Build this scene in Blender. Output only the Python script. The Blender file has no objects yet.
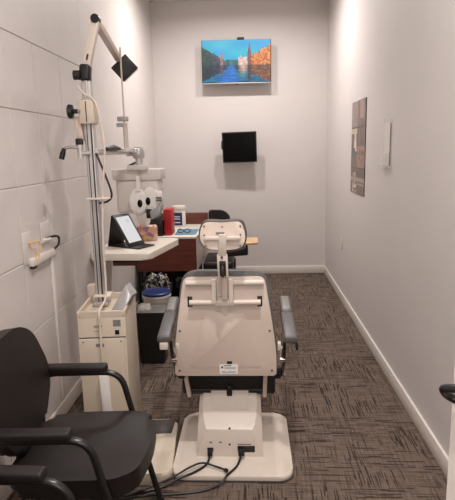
import bpy, bmesh, math, random
from mathutils import Vector, Matrix, Euler, noise
random.seed(7)
S = bpy.context.scene
COL = S.collection
PI = math.pi

# ------------------------------------------------------------------ materials
def lin(c):
    return tuple((v/255/12.92) if v/255 <= .04045 else ((v/255+.055)/1.055)**2.4 for v in c)

def mat(name, rgb, rough=.5, metal=0, var=.06, scale=30, bump=0, coat=0, trans=0, alpha=1, spec=.5):
    m = bpy.data.materials.new(name); m.use_nodes = True
    nt = m.node_tree; b = nt.nodes['Principled BSDF']
    c = lin(rgb)
    tc = nt.nodes.new('ShaderNodeTexCoord')
    n = nt.nodes.new('ShaderNodeTexNoise'); n.inputs['Scale'].default_value = scale; n.inputs['Detail'].default_value = 3
    nt.links.new(tc.outputs['Object'], n.inputs['Vector'])
    r = nt.nodes.new('ShaderNodeValToRGB')
    r.color_ramp.elements[0].position = .3; r.color_ramp.elements[1].position = .7
    r.color_ramp.elements[0].color = (*[v*(1-var) for v in c], 1)
    r.color_ramp.elements[1].color = (*[min(1, v*(1+var)) for v in c], 1)
    nt.links.new(n.outputs['Fac'], r.inputs['Fac'])
    nt.links.new(r.outputs['Color'], b.inputs['Base Color'])
    b.inputs['Roughness'].default_value = rough; b.inputs['Metallic'].default_value = metal
    b.inputs['Coat Weight'].default_value = coat
    b.inputs['Transmission Weight'].default_value = trans
    b.inputs['Alpha'].default_value = alpha
    b.inputs['Specular IOR Level'].default_value = spec
    if bump:
        bp = nt.nodes.new('ShaderNodeBump'); bp.inputs['Strength'].default_value = bump; bp.inputs['Distance'].default_value = .002
        n2 = nt.nodes.new('ShaderNodeTexNoise'); n2.inputs['Scale'].default_value = scale*8
        nt.links.new(tc.outputs['Object'], n2.inputs['Vector'])
        nt.links.new(n2.outputs['Fac'], bp.inputs['Height'])
        nt.links.new(bp.outputs['Normal'], b.inputs['Normal'])
    return m

def carpet_mat():
    m = bpy.data.materials.new('carpet'); m.use_nodes = True
    nt = m.node_tree; b = nt.nodes['Principled BSDF']; L = nt.links.new
    b.inputs['Roughness'].default_value = .95; b.inputs['Specular IOR Level'].default_value = .15
    tc = nt.nodes.new('ShaderNodeTexCoord')
    def nz(sx, sy, detail=2, rough=.5, off=0):
        mp = nt.nodes.new('ShaderNodeMapping'); mp.inputs['Scale'].default_value = (sx, sy, 1); mp.inputs['Location'].default_value = (off, off*.7, 0)
        n = nt.nodes.new('ShaderNodeTexNoise'); n.inputs['Scale'].default_value = 1; n.inputs['Detail'].default_value = detail; n.inputs['Roughness'].default_value = rough
        L(tc.outputs['Object'], mp.inputs['Vector']); L(mp.outputs['Vector'], n.inputs['Vector'])
        return n.outputs['Fac']
    def ramp(f, p0, p1, v0=0, v1=1):
        r = nt.nodes.new('ShaderNodeMapRange'); r.inputs['From Min'].default_value = p0; r.inputs['From Max'].default_value = p1
        r.inputs['To Min'].default_value = v0; r.inputs['To Max'].default_value = v1
        L(f, r.inputs['Value']); return r.outputs['Result']
    def math_(op, a, b_):
        k = nt.nodes.new('ShaderNodeMath'); k.operation = op
        for i, v in enumerate((a, b_)):
            if isinstance(v, (int, float)): k.inputs[i].default_value = v
            else: L(v, k.inputs[i])
        return k.outputs[0]
    # which way the dashes of a patch run
    patch = ramp(nz(3.2, 3.2, 1, .5, 3), .44, .56)
    sep = nt.nodes.new('ShaderNodeSeparateXYZ'); L(tc.outputs['Object'], sep.inputs[0])
    def dashes(along, across, pitch, freq, lo, hi, seed):
        """rows of the given pitch, each broken into dashes of its own"""
        q = math_('MULTIPLY', across, 1/pitch)
        row = math_('FLOOR', math_('ADD', q, seed), 0)
        wn = nt.nodes.new('ShaderNodeTexWhiteNoise'); wn.noise_dimensions = '1D'; L(row, wn.inputs['W'])
        n = nt.nodes.new('ShaderNodeTexNoise'); n.noise_dimensions = '1D'; n.inputs['Scale'].default_value = 1; n.inputs['Detail'].default_value = 0
        L(math_('ADD', math_('MULTIPLY', along, freq), math_('MULTIPLY', wn.outputs['Value'], 400)), n.inputs['W'])
        return ramp(n.outputs['Fac'], lo, hi)
    X, Y = sep.outputs['X'], sep.outputs['Y']
    dx = dashes(X, Y, .0075, 3.2, .655, .68, 3); dy = dashes(Y, X, .0065, 3.2, .655, .68, 7)
    dx2 = dashes(X, Y, .0045, 5, .69, .72, 11); dy2 = dashes(Y, X, .0045, 5, .69, .72, 13)
    a = math_('MULTIPLY', math_('MAXIMUM', dx, dx2), math_('ADD', math_('MULTIPLY', patch, .7), .3))
    inv = math_('SUBTRACT', 1, patch)
    c = math_('MULTIPLY', math_('MAXIMUM', dy, dy2), math_('ADD', math_('MULTIPLY', inv, .75), .25))
    d = math_('MAXIMUM', a, c)
    weave = math_('MULTIPLY', math_('ADD', nz(9, 230, 1, .5, 2), nz(230, 9, 1, .5, 8)), .5)
    mix1 = nt.nodes.new('ShaderNodeMix'); mix1.data_type = 'RGBA'
    mix1.inputs['A'].default_value = (*lin((95, 82, 73)), 1); mix1.inputs['B'].default_value = (*lin((121, 106, 95)), 1)
    L(ramp(weave, .38, .62), mix1.inputs['Factor'])
    mix = nt.nodes.new('ShaderNodeMix'); mix.data_type = 'RGBA'
    L(mix1.outputs['Result'], mix.inputs['A']); mix.inputs['B'].default_value = (*lin((40, 33, 31)), 1)
    L(math_('MULTIPLY', d, .85), mix.inputs['Factor'])
    L(mix.outputs['Result'], b.inputs['Base Color'])
    bp = nt.nodes.new('ShaderNodeBump'); bp.inputs['Strength'].default_value = .4; bp.inputs['Distance'].default_value = .004
    L(weave, bp.inputs['Height']); L(bp.outputs['Normal'], b.inputs['Normal'])
    return m

def wood_mat(name, c0, c1, rough=.4, axis=0):
    m = bpy.data.materials.new(name); m.use_nodes = True
    nt = m.node_tree; b = nt.nodes['Principled BSDF']; L = nt.links.new
    tc = nt.nodes.new('ShaderNodeTexCoord'); mp = nt.nodes.new('ShaderNodeMapping')
    mp.inputs['Scale'].default_value = (3, 30, 40) if axis == 0 else (30, 3, 40)
    n = nt.nodes.new('ShaderNodeTexNoise'); n.inputs['Scale'].default_value = 1.5; n.inputs['Detail'].default_value = 4
    r = nt.nodes.new('ShaderNodeValToRGB'); r.color_ramp.elements[0].position = .35; r.color_ramp.elements[1].position = .65
    r.color_ramp.elements[0].color = (*lin(c0), 1); r.color_ramp.elements[1].color = (*lin(c1), 1)
    L(tc.outputs['Object'], mp.inputs['Vector']); L(mp.outputs['Vector'], n.inputs['Vector']); L(n.outputs['Fac'], r.inputs['Fac'])
    L(r.outputs['Color'], b.inputs['Base Color']); b.inputs['Roughness'].default_value = rough
    return m

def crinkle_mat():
    m = bpy.data.materials.new('painted_glint_film'); m.use_nodes = True
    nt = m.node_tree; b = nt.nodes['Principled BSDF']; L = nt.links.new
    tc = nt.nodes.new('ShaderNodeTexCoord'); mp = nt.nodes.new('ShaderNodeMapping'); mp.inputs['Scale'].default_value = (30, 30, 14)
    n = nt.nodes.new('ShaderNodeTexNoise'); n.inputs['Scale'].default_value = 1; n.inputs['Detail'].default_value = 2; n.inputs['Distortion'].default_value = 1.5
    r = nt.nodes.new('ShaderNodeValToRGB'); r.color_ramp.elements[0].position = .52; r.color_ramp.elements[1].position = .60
    r.color_ramp.elements[0].color = (.012, .011, .011, 1); r.color_ramp.elements[1].color = (.62, .58, .54, 1)  # black film; the pale noise streaks are crinkle highlights painted into the colour
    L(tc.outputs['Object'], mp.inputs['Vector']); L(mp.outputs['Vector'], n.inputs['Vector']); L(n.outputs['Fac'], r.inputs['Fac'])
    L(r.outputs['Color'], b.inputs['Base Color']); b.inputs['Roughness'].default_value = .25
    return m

def attr_mat(name, emit=0, rough=.4):
    m = bpy.data.materials.new(name); m.use_nodes = True
    nt = m.node_tree; b = nt.nodes['Principled BSDF']
    a = nt.nodes.new('ShaderNodeAttribute'); a.attribute_name = 'print'
    b.inputs['Roughness'].default_value = rough
    if emit:
        b.inputs['Base Color'].default_value = (.01, .01, .01, 1)
        nt.links.new(a.outputs['Color'], b.inputs['Emission Color']); b.inputs['Emission Strength'].default_value = emit
    else:
        nt.links.new(a.outputs['Color'], b.inputs['Base Color'])
    return m

def emit_mat(name, rgb, s):
    m = bpy.data.materials.new(name); m.use_nodes = True
    b = m.node_tree.nodes['Principled BSDF']
    b.inputs['Emission Color'].default_value = (*lin(rgb), 1); b.inputs['Emission Strength'].default_value = s
    return m

M = dict(
    wall=mat('wall_paint', (214, 208, 205), .55, var=.012, scale=3, bump=.06),
    block=mat('painted_block', (214, 207, 203), .5, var=.02, scale=6, bump=.25),
    ceil=mat('ceiling_paint', (212, 208, 203), .8, var=.01),
    trim=mat('trim_paint', (226, 218, 211), .4, var=.01),
    beige=mat('beige_enamel', (206, 192, 174), .42, var=.015),
    shell=mat('chair_shell', (207, 190, 177), .35, var=.015),
    white=mat('white_enamel', (216, 204, 192), .4, var=.015),
    cream=mat('cream_laminate', (226, 218, 206), .35, var=.015),
    grey=mat('grey_vinyl', (92, 90, 90), .42, var=.05, bump=.1),
    lgrey=mat('light_grey_vinyl', (130, 127, 124), .45, var=.04),
    dgrey=mat('dark_grey_rubber', (70, 64, 62), .6, var=.05),
    blackv=mat('black_vinyl', (24, 17, 16), .48, var=.06, bump=.12, spec=.4),
    black=mat('black_plastic', (22, 20, 20), .4, var=.05),
    blackg=mat('black_gloss', (6, 6, 7), .2, var=.02, spec=.15),
    blackm=mat('black_painted_metal', (26, 24, 24), .28, var=.03),
    chrome=mat('chrome', (200, 196, 192), .2, 1, var=.02),
    alu=mat('aluminium', (196, 193, 192), .35, .5, var=.04),
    silver=mat('silver_plastic', (168, 166, 166), .35, .3, var=.02),
    hood=mat('grey_hood', (214, 206, 200), .45, var=.02),
    red=mat('red_cover', (176, 14, 26), .4, var=.03),
    navy=mat('navy_label', (36, 44, 92), .45, var=.03),
    blue=mat('blue_lid', (22, 46, 104), .4, var=.04),
    sky=mat('blue_paper', (90, 140, 164), .6, var=.05),
    paper=mat('white_paper', (232, 228, 224), .7, var=.01),
    tissue=mat('tissue_paper', (244, 238, 232), .85, var=.02),
    brown=wood_mat('reddish_brown_laminate', (86, 38, 28), (108, 52, 38), .4),
    oak=wood_mat('light_wood', (206, 166, 126), (224, 190, 152), .4),
    carpet=carpet_mat(),
    bag=mat('black_bag_film', (14, 14, 15), .22, var=.1, scale=18),
    clear=mat('clear_bag_film', (196, 190, 184), .25, var=.12, scale=22),
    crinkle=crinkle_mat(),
    yellow=mat('yellow_wire', (226, 176, 96), .5, var=.02),
    acrylic=mat('clear_acrylic', (238, 236, 234), .12, var=.01, alpha=.22),
    plate=mat('endpanel_laminate', (198, 186, 176), .45, var=.02),
    brownfur=mat('dark_metal', (70, 64, 60), .35, .6, var=.03),
    screen=attr_mat('screen_picture', emit=1.0),
    printed=attr_mat('printed_paper', rough=.35),
    glow=emit_mat('downlight_diffuser', (255, 238, 222), 14),
)

# ------------------------------------------------------------------ mesh helpers
ORG = {}
class B:
    """collects shapes, links them as ONE mesh object"""
    def __init__(s): s.bm = bmesh.new()
    def _bev(s, verts, bevel, seg):
        if bevel > 0:
            es = list({e for v in verts for e in v.link_edges})
            bmesh.ops.bevel(s.bm, geom=es, offset=bevel, segments=seg, affect='EDGES', profile=.5)
    def box(s, c, d, bevel=0, seg=2, rot=None):
        r = bmesh.ops.create_cube(s.bm, size=1)
        m = Matrix.Translation(c) @ (rot.to_4x4() if rot else Matrix()) @ Matrix.Diagonal((*d, 1))
        bmesh.ops.transform(s.bm, matrix=m, verts=r['verts'])
        s._bev(r['verts'], bevel, seg); return s
    def span(s, a, b, bevel=0, seg=2):
        return s.box([(p+q)/2 for p, q in zip(a, b)], [abs(q-p) for p, q in zip(a, b)], bevel, seg)
    def hexa(s, pts, bevel=0, seg=2):
        """8 points: bottom ring of 4, top ring of 4"""
        v = [s.bm.verts.new(p) for p in pts]
        for f in ((3, 2, 1, 0), (4, 5, 6, 7), (0, 1, 5, 4), (1, 2, 6, 5), (2, 3, 7, 6), (3, 0, 4, 7)):
            s.bm.faces.new([v[i] for i in f])
        s._bev(v, bevel, seg); return s
    def prism(s, pts, vec, bevel=0, seg=2):
        """extrude closed polygon pts (3D) by vec"""
        vec = Vector(vec)
        a = [s.bm.verts.new(p) for p in pts]; b = [s.bm.verts.new(Vector(p)+vec) for p in pts]
        n = len(pts)
        f0 = s.bm.faces.new(a[::-1]); f1 = s.bm.faces.new(b)
        for i in range(n): s.bm.faces.new((a[i], a[(i+1) % n], b[(i+1) % n], b[i]))
        if bevel:
            es = list(f0.edges)+list(f1.edges)
            bmesh.ops.bevel(s.bm, geom=es, offset=bevel, segments=seg, affect='EDGES', profile=.5)
        return s
    def tube(s, pts, r, n=12, caps=True):
        pts = [Vector(p) for p in pts]; k = len(pts)
        rs = r if isinstance(r, (list, tuple)) else [r]*k
        rings = []; t0 = (pts[1]-pts[0]).normalized()
        up = Vector((0, 0, 1)) if abs(t0.z) < .9 else Vector((1, 0, 0))
        nrm = t0.cross(up).normalized()
        for i, p in enumerate(pts):
            if i == 0: t = pts[1]-pts[0]
            elif i == k-1: t = pts[-1]-pts[-2]
            else: t = (pts[i+1]-p).normalized()+(p-pts[i-1]).normalized()
            t = t.normalized() if t.length > 1e-9 else t0
            nrm = (nrm - t*nrm.dot(t)).normalized(); bn = t.cross(nrm)
            rings.append([s.bm.verts.new(p+rs[i]*(math.cos(a)*nrm+math.sin(a)*bn)) for a in (2*PI*j/n for j in range(n))])
        for q in range(k-1):
            for j in range(n):
                s.bm.faces.new((rings[q][j], rings[q][(j+1) % n], rings[q+1][(j+1) % n], rings[q+1][j]))
        if caps: s.bm.faces.new(rings[0][::-1]); s.bm.faces.new(rings[-1])
        return s
    def cyl(s, a, b, r, n=20, r2=None):
        return s.tube([a, b], [r, r if r2 is None else r2], n)
    def lathe(s, prof, c, axis='Z', n=28, sc=(1, 1)):
        """prof: (radius, height) list"""
        rings = []
        for r, h in prof:
            ring = []
            for j in range(n):
                a = 2*PI*j/n; x, y = r*math.cos(a)*sc[0], r*math.sin(a)*sc[1]
                p = (x, y, h) if axis == 'Z' else ((x, h, y) if axis == 'Y' else (h, x, y))
                ring.append(s.bm.verts.new(Vector(c)+Vector(p)))
            rings.append(ring)
        for q in range(len(rings)-1):
            for j in range(n):
                s.bm.faces.new((rings[q][j], rings[q][(j+1) % n], rings[q+1][(j+1) % n], rings[q+1][j]))
        s.bm.faces.new(rings[0][::-1]); s.bm.faces.new(rings[-1]); return s
    def loft(s, rings, cap=True):
        R = [[s.bm.verts.new(p) for p in r] for r in rings]; n = len(R[0])
        for q in range(len(R)-1):
            for j in range(n): s.bm.faces.new((R[q][j], R[q][(j+1) % n], R[q+1][(j+1) % n], R[q+1][j]))
        if cap: s.bm.faces.new(R[0][::-1]); s.bm.faces.new(R[-1])
        return s
    def crumple(s, c, d, amp, seed, sub=4, f=7):
        r = bmesh.ops.create_icosphere(s.bm, subdivisions=sub, radius=1)
        for v in r['verts']:
            p = v.co.normalized()
            p = Vector([math.copysign(abs(q)**.75, q) for q in p])
            k = 1+amp*noise.noise(p*f/3+Vector((seed, 0, 0)))+amp*.6*noise.noise(p*f+Vector((0, seed, 0)))
            v.co = Vector((c[0]+p.x*d[0]*k, c[1]+p.y*d[1]*k, c[2]+p.z*d[2]*k))
        z0 = c[2]-d[2]
        for v in r['verts']:
            if v.co.z < z0: v.co.z = z0
        return s
    def build(s, name, material, parent=None, smooth=40, mods=None):
        bm = s.bm
        bmesh.ops.recalc_face_normals(bm, faces=bm.faces)
        o0 = Vector((0, 0, 0))
        if parent is not None: o0 = ORG.get(parent.name, Vector((0, 0, 0)))
        elif ORG.get('__next'): o0 = ORG.pop('__next')
        if o0.length: bmesh.ops.translate(bm, vec=-o0, verts=bm.verts)
        me = bpy.data.meshes.new(name); bm.to_mesh(me); bm.free()
        me.materials.append(material)
        if smooth:
            for p in me.polygons: p.use_smooth = True
            me.set_sharp_from_angle(angle=math.radians(smooth))
        o = bpy.data.objects.new(name, me); COL.objects.link(o)
        if parent is not None:
            o.parent = parent; ORG[o.name] = o0
        else:
            o.location = o0; ORG[o.name] = o0
        return o

def tag(o, label=None, cat=None, group=None, kind=None):
    if label: o['label'] = label
    if cat: o['category'] = cat
    if group: o['group'] = group
    if kind: o['kind'] = kind
    return o
def thing(name, label, cat, loc, rz=0, group=None, world=True):
    o = bpy.data.objects.new(name, None); COL.objects.link(o)
    o.empty_display_size = .1
    o.location = loc; o.rotation_euler = (0, 0, rz)
    ORG[o.name] = Vector(loc) if world else Vector((0, 0, 0))
    return tag(o, label, cat, group)
def struct(b, name, m, smooth=0):
    return tag(b.build(name, m, None, smooth), kind='structure')
def single(b, name, m, label, cat, org, group=None, smooth=40):
    ORG['__next'] = Vector(org)
    return tag(b.build(name, m, None, smooth), label, cat, group)
def copy_tree(o, parent=None):
    c = o.copy(); COL.objects.link(c); ORG[c.name] = ORG.get(o.name, Vector((0, 0, 0)))
    if parent is not None: c.parent = parent
    for ch in list(o.children): copy_tree(ch, c)
    return c
def arc(pts, rad=.05, n=6):
    """round the corners of a polyline"""
    P = [Vector(p) for p in pts]; out = [P[0]]
    for i in range(1, len(P)-1):
        a, b, c = P[i-1], P[i], P[i+1]
        r = min(rad, (a-b).length*.49, (c-b).length*.49)
        p, q = b+(a-b).normalized()*r, b+(c-b).normalized()*r
        for k in range(n+1):
            t = k/n; out.append(p*(1-t)**2+b*2*t*(1-t)+q*t*t)
    out.append(P[-1]); return out
def smoothpath(pts, n=6):
    P = [Vector(p) for p in pts]; P = [P[0]]+P+[P[-1]]; out = []
    for i in range(1, len(P)-2):
        for k in range(n):
            t = k/n; a, b, c, d = P[i-1], P[i], P[i+1], P[i+2]
            out.append(.5*((2*b)+(c-a)*t+(2*a-5*b+4*c-d)*t*t+(3*b-a-3*c+d)*t**3))
    out.append(P[-2]); return out
def rrect(w, h, r, n=5):
    out = []
    for cx, cy, a0 in ((w/2-r, h/2-r, 0), (-w/2+r, h/2-r, 90), (-w/2+r, -h/2+r, 180), (w/2-r, -h/2+r, 270)):
        for k in range(n+1):
            a = math.radians(a0+90*k/n); out.append((cx+r*math.cos(a), cy+r*math.sin(a)))
    return out
def roundpoly(pts, rad, n=5):
    out = []; N = len(pts)
    for i in range(N):
        a, b, c = (Vector((*pts[(i+k) % N], 0)) for k in (-1, 0, 1))
        r = rad[i] if isinstance(rad, (list, tuple)) else rad
        r = min(r, (a-b).length*.48, (c-b).length*.48)
        p, q = b+(a-b).normalized()*r, b+(c-b).normalized()*r
        for k in range(n+1):
            t = k/n; v = p*(1-t)**2+b*2*t*(1-t)+q*t*t; out.append((v.x, v.y))
    return out
def picture(name, material, nx, ny, func, P, parent):
    """flat grid; P(u,v) -> point, func(u,v) -> sRGB colour of the print"""
    me = bpy.data.meshes.new(name); o0 = ORG[parent.name]
    vs = [tuple(Vector(P(i/nx, j/ny))-o0) for j in range(ny+1) for i in range(nx+1)]
    fs = [(j*(nx+1)+i, j*(nx+1)+i+1, (j+1)*(nx+1)+i+1, (j+1)*(nx+1)+i) for j in range(ny) for i in range(nx)]
    me.from_pydata(vs, [], fs); me.materials.append(material)
    at = me.color_attributes.new('print', 'FLOAT_COLOR', 'CORNER')
    for k, p in enumerate(me.polygons):
        j, i = divmod(k, nx); c = (*lin([max(0, min(255, q)) for q in func((i+.5)/nx, (j+.5)/ny)]), 1)
        for li in p.loop_indices: at.data[li].color = c
    o = bpy.data.objects.new(name, me); COL.objects.link(o); o.parent = parent; ORG[o.name] = o0
    return o

# ------------------------------------------------------------------ room
XL, XR, YB, YF, ZC = -1.18, .952, 6.323, -.05, 3.367
struct(B().span((XL-.1, YF-.12, -.1), (XR+.1, YB+.1, 0)), 'floor', M['carpet'])
struct(B().span((XL-.1, YF-.12, ZC), (XR+.1, YB+.1, ZC+.1)), 'ceiling', M['ceil'])
struct(B().span((XL-.1, YB, 0), (XR+.1, YB+.1, ZC)), 'wall_back', M['wall'])
struct(B().span((XR, YF-.12, 0), (XR+.1, YB, ZC)), 'wall_right', M['wall'])
# left wall: painted block courses near the door, plain above and beyond
w = B()
w.span((XL-.1, YF-.12, 0), (XL-.005, YB, ZC))
w.span((XL-.02, 3.62, 0), (XL, YB, ZC))
rows = [.0, .275, .6585, 1.0424, 1.4369, 1.8247, 2.195]
ys = [YF, .15, .5, .83, 1.16, 1.49, 1.82, 2.13, 2.46, 2.79, 3.17, 3.62]
for i in range(len(rows)-1):
    for k in range(len(ys)-1):
        w.span((XL-.02, ys[k]+.0022, rows[i]+.003), (XL+random.uniform(-.001, .001), ys[k+1]-.0022, rows[i+1]-.003), .002, 1)
w.span((XL-.03, YF, 2.199), (XL, 3.62, ZC), .002, 1)
struct(w, 'wall_left', M['block'])
# front wall with the doorway the picture is taken from
w = B()
w.span((XL-.1, YF-.12, 0), (-.52, YF, ZC)); w.span((.45, YF-.12, 0), (XR+.1, YF, ZC)); w.span((-.52, YF-.12, 2.15), (.45, YF, ZC))
struct(w, 'wall_front', M['wall'])
def base(a, b): return B().span(a, b, .005, 2)
struct(base((XL, YB-.016, 0), (XR, YB, .098)), 'baseboard_back', M['trim'], 40)
struct(base((XR-.016, YF, 0), (XR, YB-.016, .098)), 'baseboard_right', M['trim'], 40)
struct(base((XL, YF, 0), (XL+.014, YB-.016, .098)), 'baseboard_left', M['trim'], 40)

# open door leaf with a black lever at the right edge
e0, dd = Vector((.467, 1.1, 0)), Vector((.8, -.6, 0)); dn = Vector((-.6, -.8, 0))
def dpt(u, d, z): return tuple(e0+dd*u+dn*d+Vector((0, 0, z)))
dr = struct(B().prism([dpt(0, 0, .012), dpt(.58, 0, .012), dpt(.58, -.04, .012), dpt(0, -.04, .012)], (0, 0, 2.09), .002, 1), 'door_1', M['trim'])
hd = B()
hd.cyl(dpt(.085, 0, 1.060), dpt(.085, .010, 1.060), .027, 20)
hd.tube([dpt(.085, .005, 1.066), dpt(.085, .052, 1.070)], .011, 12)
hd.tube(arc([dpt(.10, .05, 1.078), dpt(.008, .052, 1.064), dpt(-.009, .052, 1.058), dpt(-.007, .03, 1.034), dpt(.05, .016, 1.012)], .016, 6), .0100, 12)
hd.build('door_handle', M['blackm'], dr)

# recessed downlights (above the frame)
lights = [(-.43, 5.02, .92), (.20, 5.02, .92), (.10, 1.62, .98), (-.02, .45, .75)]
for i, (lx, ly, pw) in enumerate(lights):
    t = thing('ceiling_light', ['round recessed downlight in the ceiling by the left wall, far pair', 'round recessed downlight in the ceiling by the right wall, far pair',
              'round recessed downlight in the ceiling between the exam chair and the guest chairs', 'round recessed downlight in the ceiling just inside the doorway'][i], 'ceiling light', (lx, ly, ZC), 0, 'recessed ceiling downlights')
    tr = B(); tr.lathe([(.075, -.001), (.095, -.001), (.095, -.008), (.07, -.012), (.07, -.001)], (lx, ly, ZC)); tr.build('trim_ring', M['white'], t)
    B().lathe([(.069, -.003), (.0, -.004)][:1]+[(.069, -.006)], (lx, ly, ZC)).build('diffuser', M['glow'], t)

# ------------------------------------------------------------------ television
def canal(u, v):
    n = lambda a, b, s: noise.noise(Vector((a, b, s)))
    hz = .40
    def above(u, v):
        k = n(u*20, v*16, 7)
        if abs(u-.285) < .022*max(.15, min(1, (.80-v)/.22)) and v < .80: return (150+50*k, 118+30*k, 120)
        if u < .34 and v < .84-.95*u+.05*n(u*26, 1, 3):
            return (44+50*k+120*max(0, u-.12), 58+34*k, 66+20*k+60*u) if u > .13 else (30+34*k, 66+36*k, 58+24*k)
        if abs(u-.692) < .026*max(.1, min(1, (.96-v)/.26)) and v < .96: return (132+30*k, 84+20*k, 76)
        if u > .70 and v < .56+.95*(u-.70)+.07*abs(math.sin((u-.7)*26)):
            q = n(u*46, v*34, 21)
            return (226+50*k, 134+60*k-40*max(0, q), 66+40*k) if q < .3 else (116, 66, 50)
        if .53 < u < .70 and v < .60+.05*n(u*40, 2, 5): return (222+40*k, 186+50*k, 176+40*k)
        if .32 < u < .55 and v < .53+.06*n(u*20, 4, 8): return (44+30*k, 104+34*k, 108+20*k)
        return (6+30*(1-v)+20*n(u*5, v*6, 1), 172+24*n(u*4, v*5, 2)+16*(1-v), 214+16*n(u*6, v*4, 3))
    if v >= hz: return above(u, v)
    c = above(u+.012*n(u*8, v*30, 31), hz+(hz-v)*1.15+.02*n(u*14, v*40, 5))
    k = n(u*10, v*30, 13); dk = .55+.22*k
    c = [q*dk+w for q, w in zip(c, (4, 10, 26))]
    d = (hz-v)/hz                                     # sky mirrored down the middle of the canal
    m = max(0, 1-abs(u-.43+.05*d)/(.05+.17*d)); m = min(1, m*1.8)
    c = [q*(1-m)+w*m for q, w in zip(c, (26+30*k, 110+30*k, 196+24*k))]
    g = max(0, 1-abs(u-.60)/.07)*max(0, 1-d*1.1)
    return [q*(1-g)+w*g for q, w in zip(c, (236, 190, 156))]
tl = (-.150, 6.2, 2.637)
tv = thing('television', 'flat wall television glowing with a bright blue and orange canal picture', 'television', tl)
hw, hh, ro = .412, .245, math.radians(-.4)
def tvp(u, v, y=6.172): 
    x, z = (u-.5)*2*hw*.985, (v-.5)*2*hh*.97
    return (tl[0]+x*math.cos(ro)-z*math.sin(ro), y, tl[2]+.004+x*math.sin(ro)+z*math.cos(ro))
R = Euler((0, -ro, 0)).to_matrix()
B().box((tl[0], 6.195, tl[2]), (2*hw, .044, 2*hh), .006, 2, R).build('housing', M['black'], tv)
B().box((tl[0], 6.176, tl[2]-hh-.004), (2*hw, .012, .016), .003, 2, R).build('lower_bezel', M['silver'], tv)
picture('screen', M['screen'], 110, 64, canal, tvp, tv)
B().span((-.32, 6.217, 2.5), (.02, 6.235, 2.78), .004).span((-.25, 6.235, 2.6), (-.05, 6.323, 2.7), .003).build('wall_mount', M['black'], tv)
B().box((-.15, 6.19, 2.38), (.05, .03, .012), .003).build('sensor', M['black'], tv)
cam_b = B().span((-.138, 6.18, 2.885), (-.052, 6.225, 2.912), .008, 3).span((-.115, 6.19, 2.868), (-.075, 6.21, 2.887), .003)
single(cam_b, 'webcam', M['black'], 'small black camera clipped on top edge of the television', 'camera', (-.095, 6.2, 2.87))

mo = thing('monitor', 'square black monitor switched off on a wall arm below the television', 'monitor', (-.128, 6.2, 1.63))
Rm = Euler((math.radians(4), math.radians(-.8), math.radians(-3))).to_matrix()
B().box((-.128, 6.12, 1.632), (.418, .036, .366), .006, 2, Rm).build('housing', M['black'], mo)
B().box((-.128, 6.1, 1.632), (.39, .004, .335), .001, 1, Rm).build('screen', M['blackg'], mo)
B().box((-.34, 6.115, 1.66), (.018, .05, .10), .004, 2).build('side_control', M['black'], mo)
B().span((-.19, 6.14, 1.57), (-.07, 6.155, 1.69), .003).box((-.13, 6.22, 1.63), (.05, .17, .06), .01).span((-.2, 6.295, 1.53), (-.06, 6.323, 1.73), .006).build('wall_arm', M['black'], mo)

# ------------------------------------------------------------------ right wall: poster, leaflet holder, outlet
po = thing('poster', 'dark brown photo collage poster on the right wall', 'poster', (XR, 4.5, 1.62))
def post(u, v):
    n = lambda s, f=9: noise.noise(Vector((u*f, v*f*1.3, s)))
    c = [112+26*n(1), 94+22*n(1), 88+20*n(1)]
    if v > .74 and u < .5: c = [146+20*n(2), 128+18*n(2), 122]
    if v > .8 and .62 < u < .9: c = [160+30*n(3, 20), 134, 124]
    if .46 < v < .70 and abs(u-.30) < .06+.25*max(0, .60-v)*1.6: c = [218, 204, 176]
    if .66 < v < .72 and u < .45: c = [196, 176, 150]
    if .26 < v < .52 and u > .42 and n(5, 13) > -.08: c = [160+40*n(6, 26), 124+30*n(7, 26), 112]
    if .38 < v < .5 and u < .3: c = [92, 92, 90]
    if v < .24 and .1 < u < .45 and n(8, 16) > 0: c = [206, 190, 172]
    if .14 < v < .17 or .1 < v < .12 and u > .5: c = [170, 150, 142]
    if abs(v-.72) < .012 or abs(v-.27) < .01 or (abs(u-.47) < .012 and v > .5): c = [84, 72, 68]
    return c
picture('print', M['printed'], 36, 52, post, lambda u, v: (XR-.0065, 4.75-.55*u, 1.195+.80*v), po)
B().span((XR-.006, 4.197, 1.192), (XR-.0005, 4.753, 1.998)).build('backing', M['dgrey'], po)
lh = thing('leaflet_holder', 'small clear acrylic leaflet holder fixed to the right wall beside the poster', 'holder', (XR, 3.53, 1.45))
B().span((XR-.004, 3.43, 1.47), (XR-.0005, 3.63, 1.79), .001, 1).span((XR-.024, 3.43, 1.47), (XR-.021, 3.63, 1.56), .001, 1).build('pocket', M['acrylic'], lh)
B().span((XR-.03, 3.41, 1.455), (XR-.0005, 3.65, 1.47), .003).build('ledge', M['acrylic'], lh)
B().span((XR-.010, 3.46, 1.472), (XR-.007, 3.60, 1.76)).build('leaflet', M['trim'], lh)
ou = thing('wall_outlet', 'white electrical outlet plate low on the right wall', 'outlet', (XR, 5.17, .6))
B().span((XR-.007, 5.13, .55), (XR-.0005, 5.205, .67), .003, 2).build('plate', M['trim'], ou)
for z in (.585, .635): B().span((XR-.009, 5.15, z-.016), (XR-.0065, 5.185, z+.016), .001, 1).build('socket', M['white'], ou)

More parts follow.
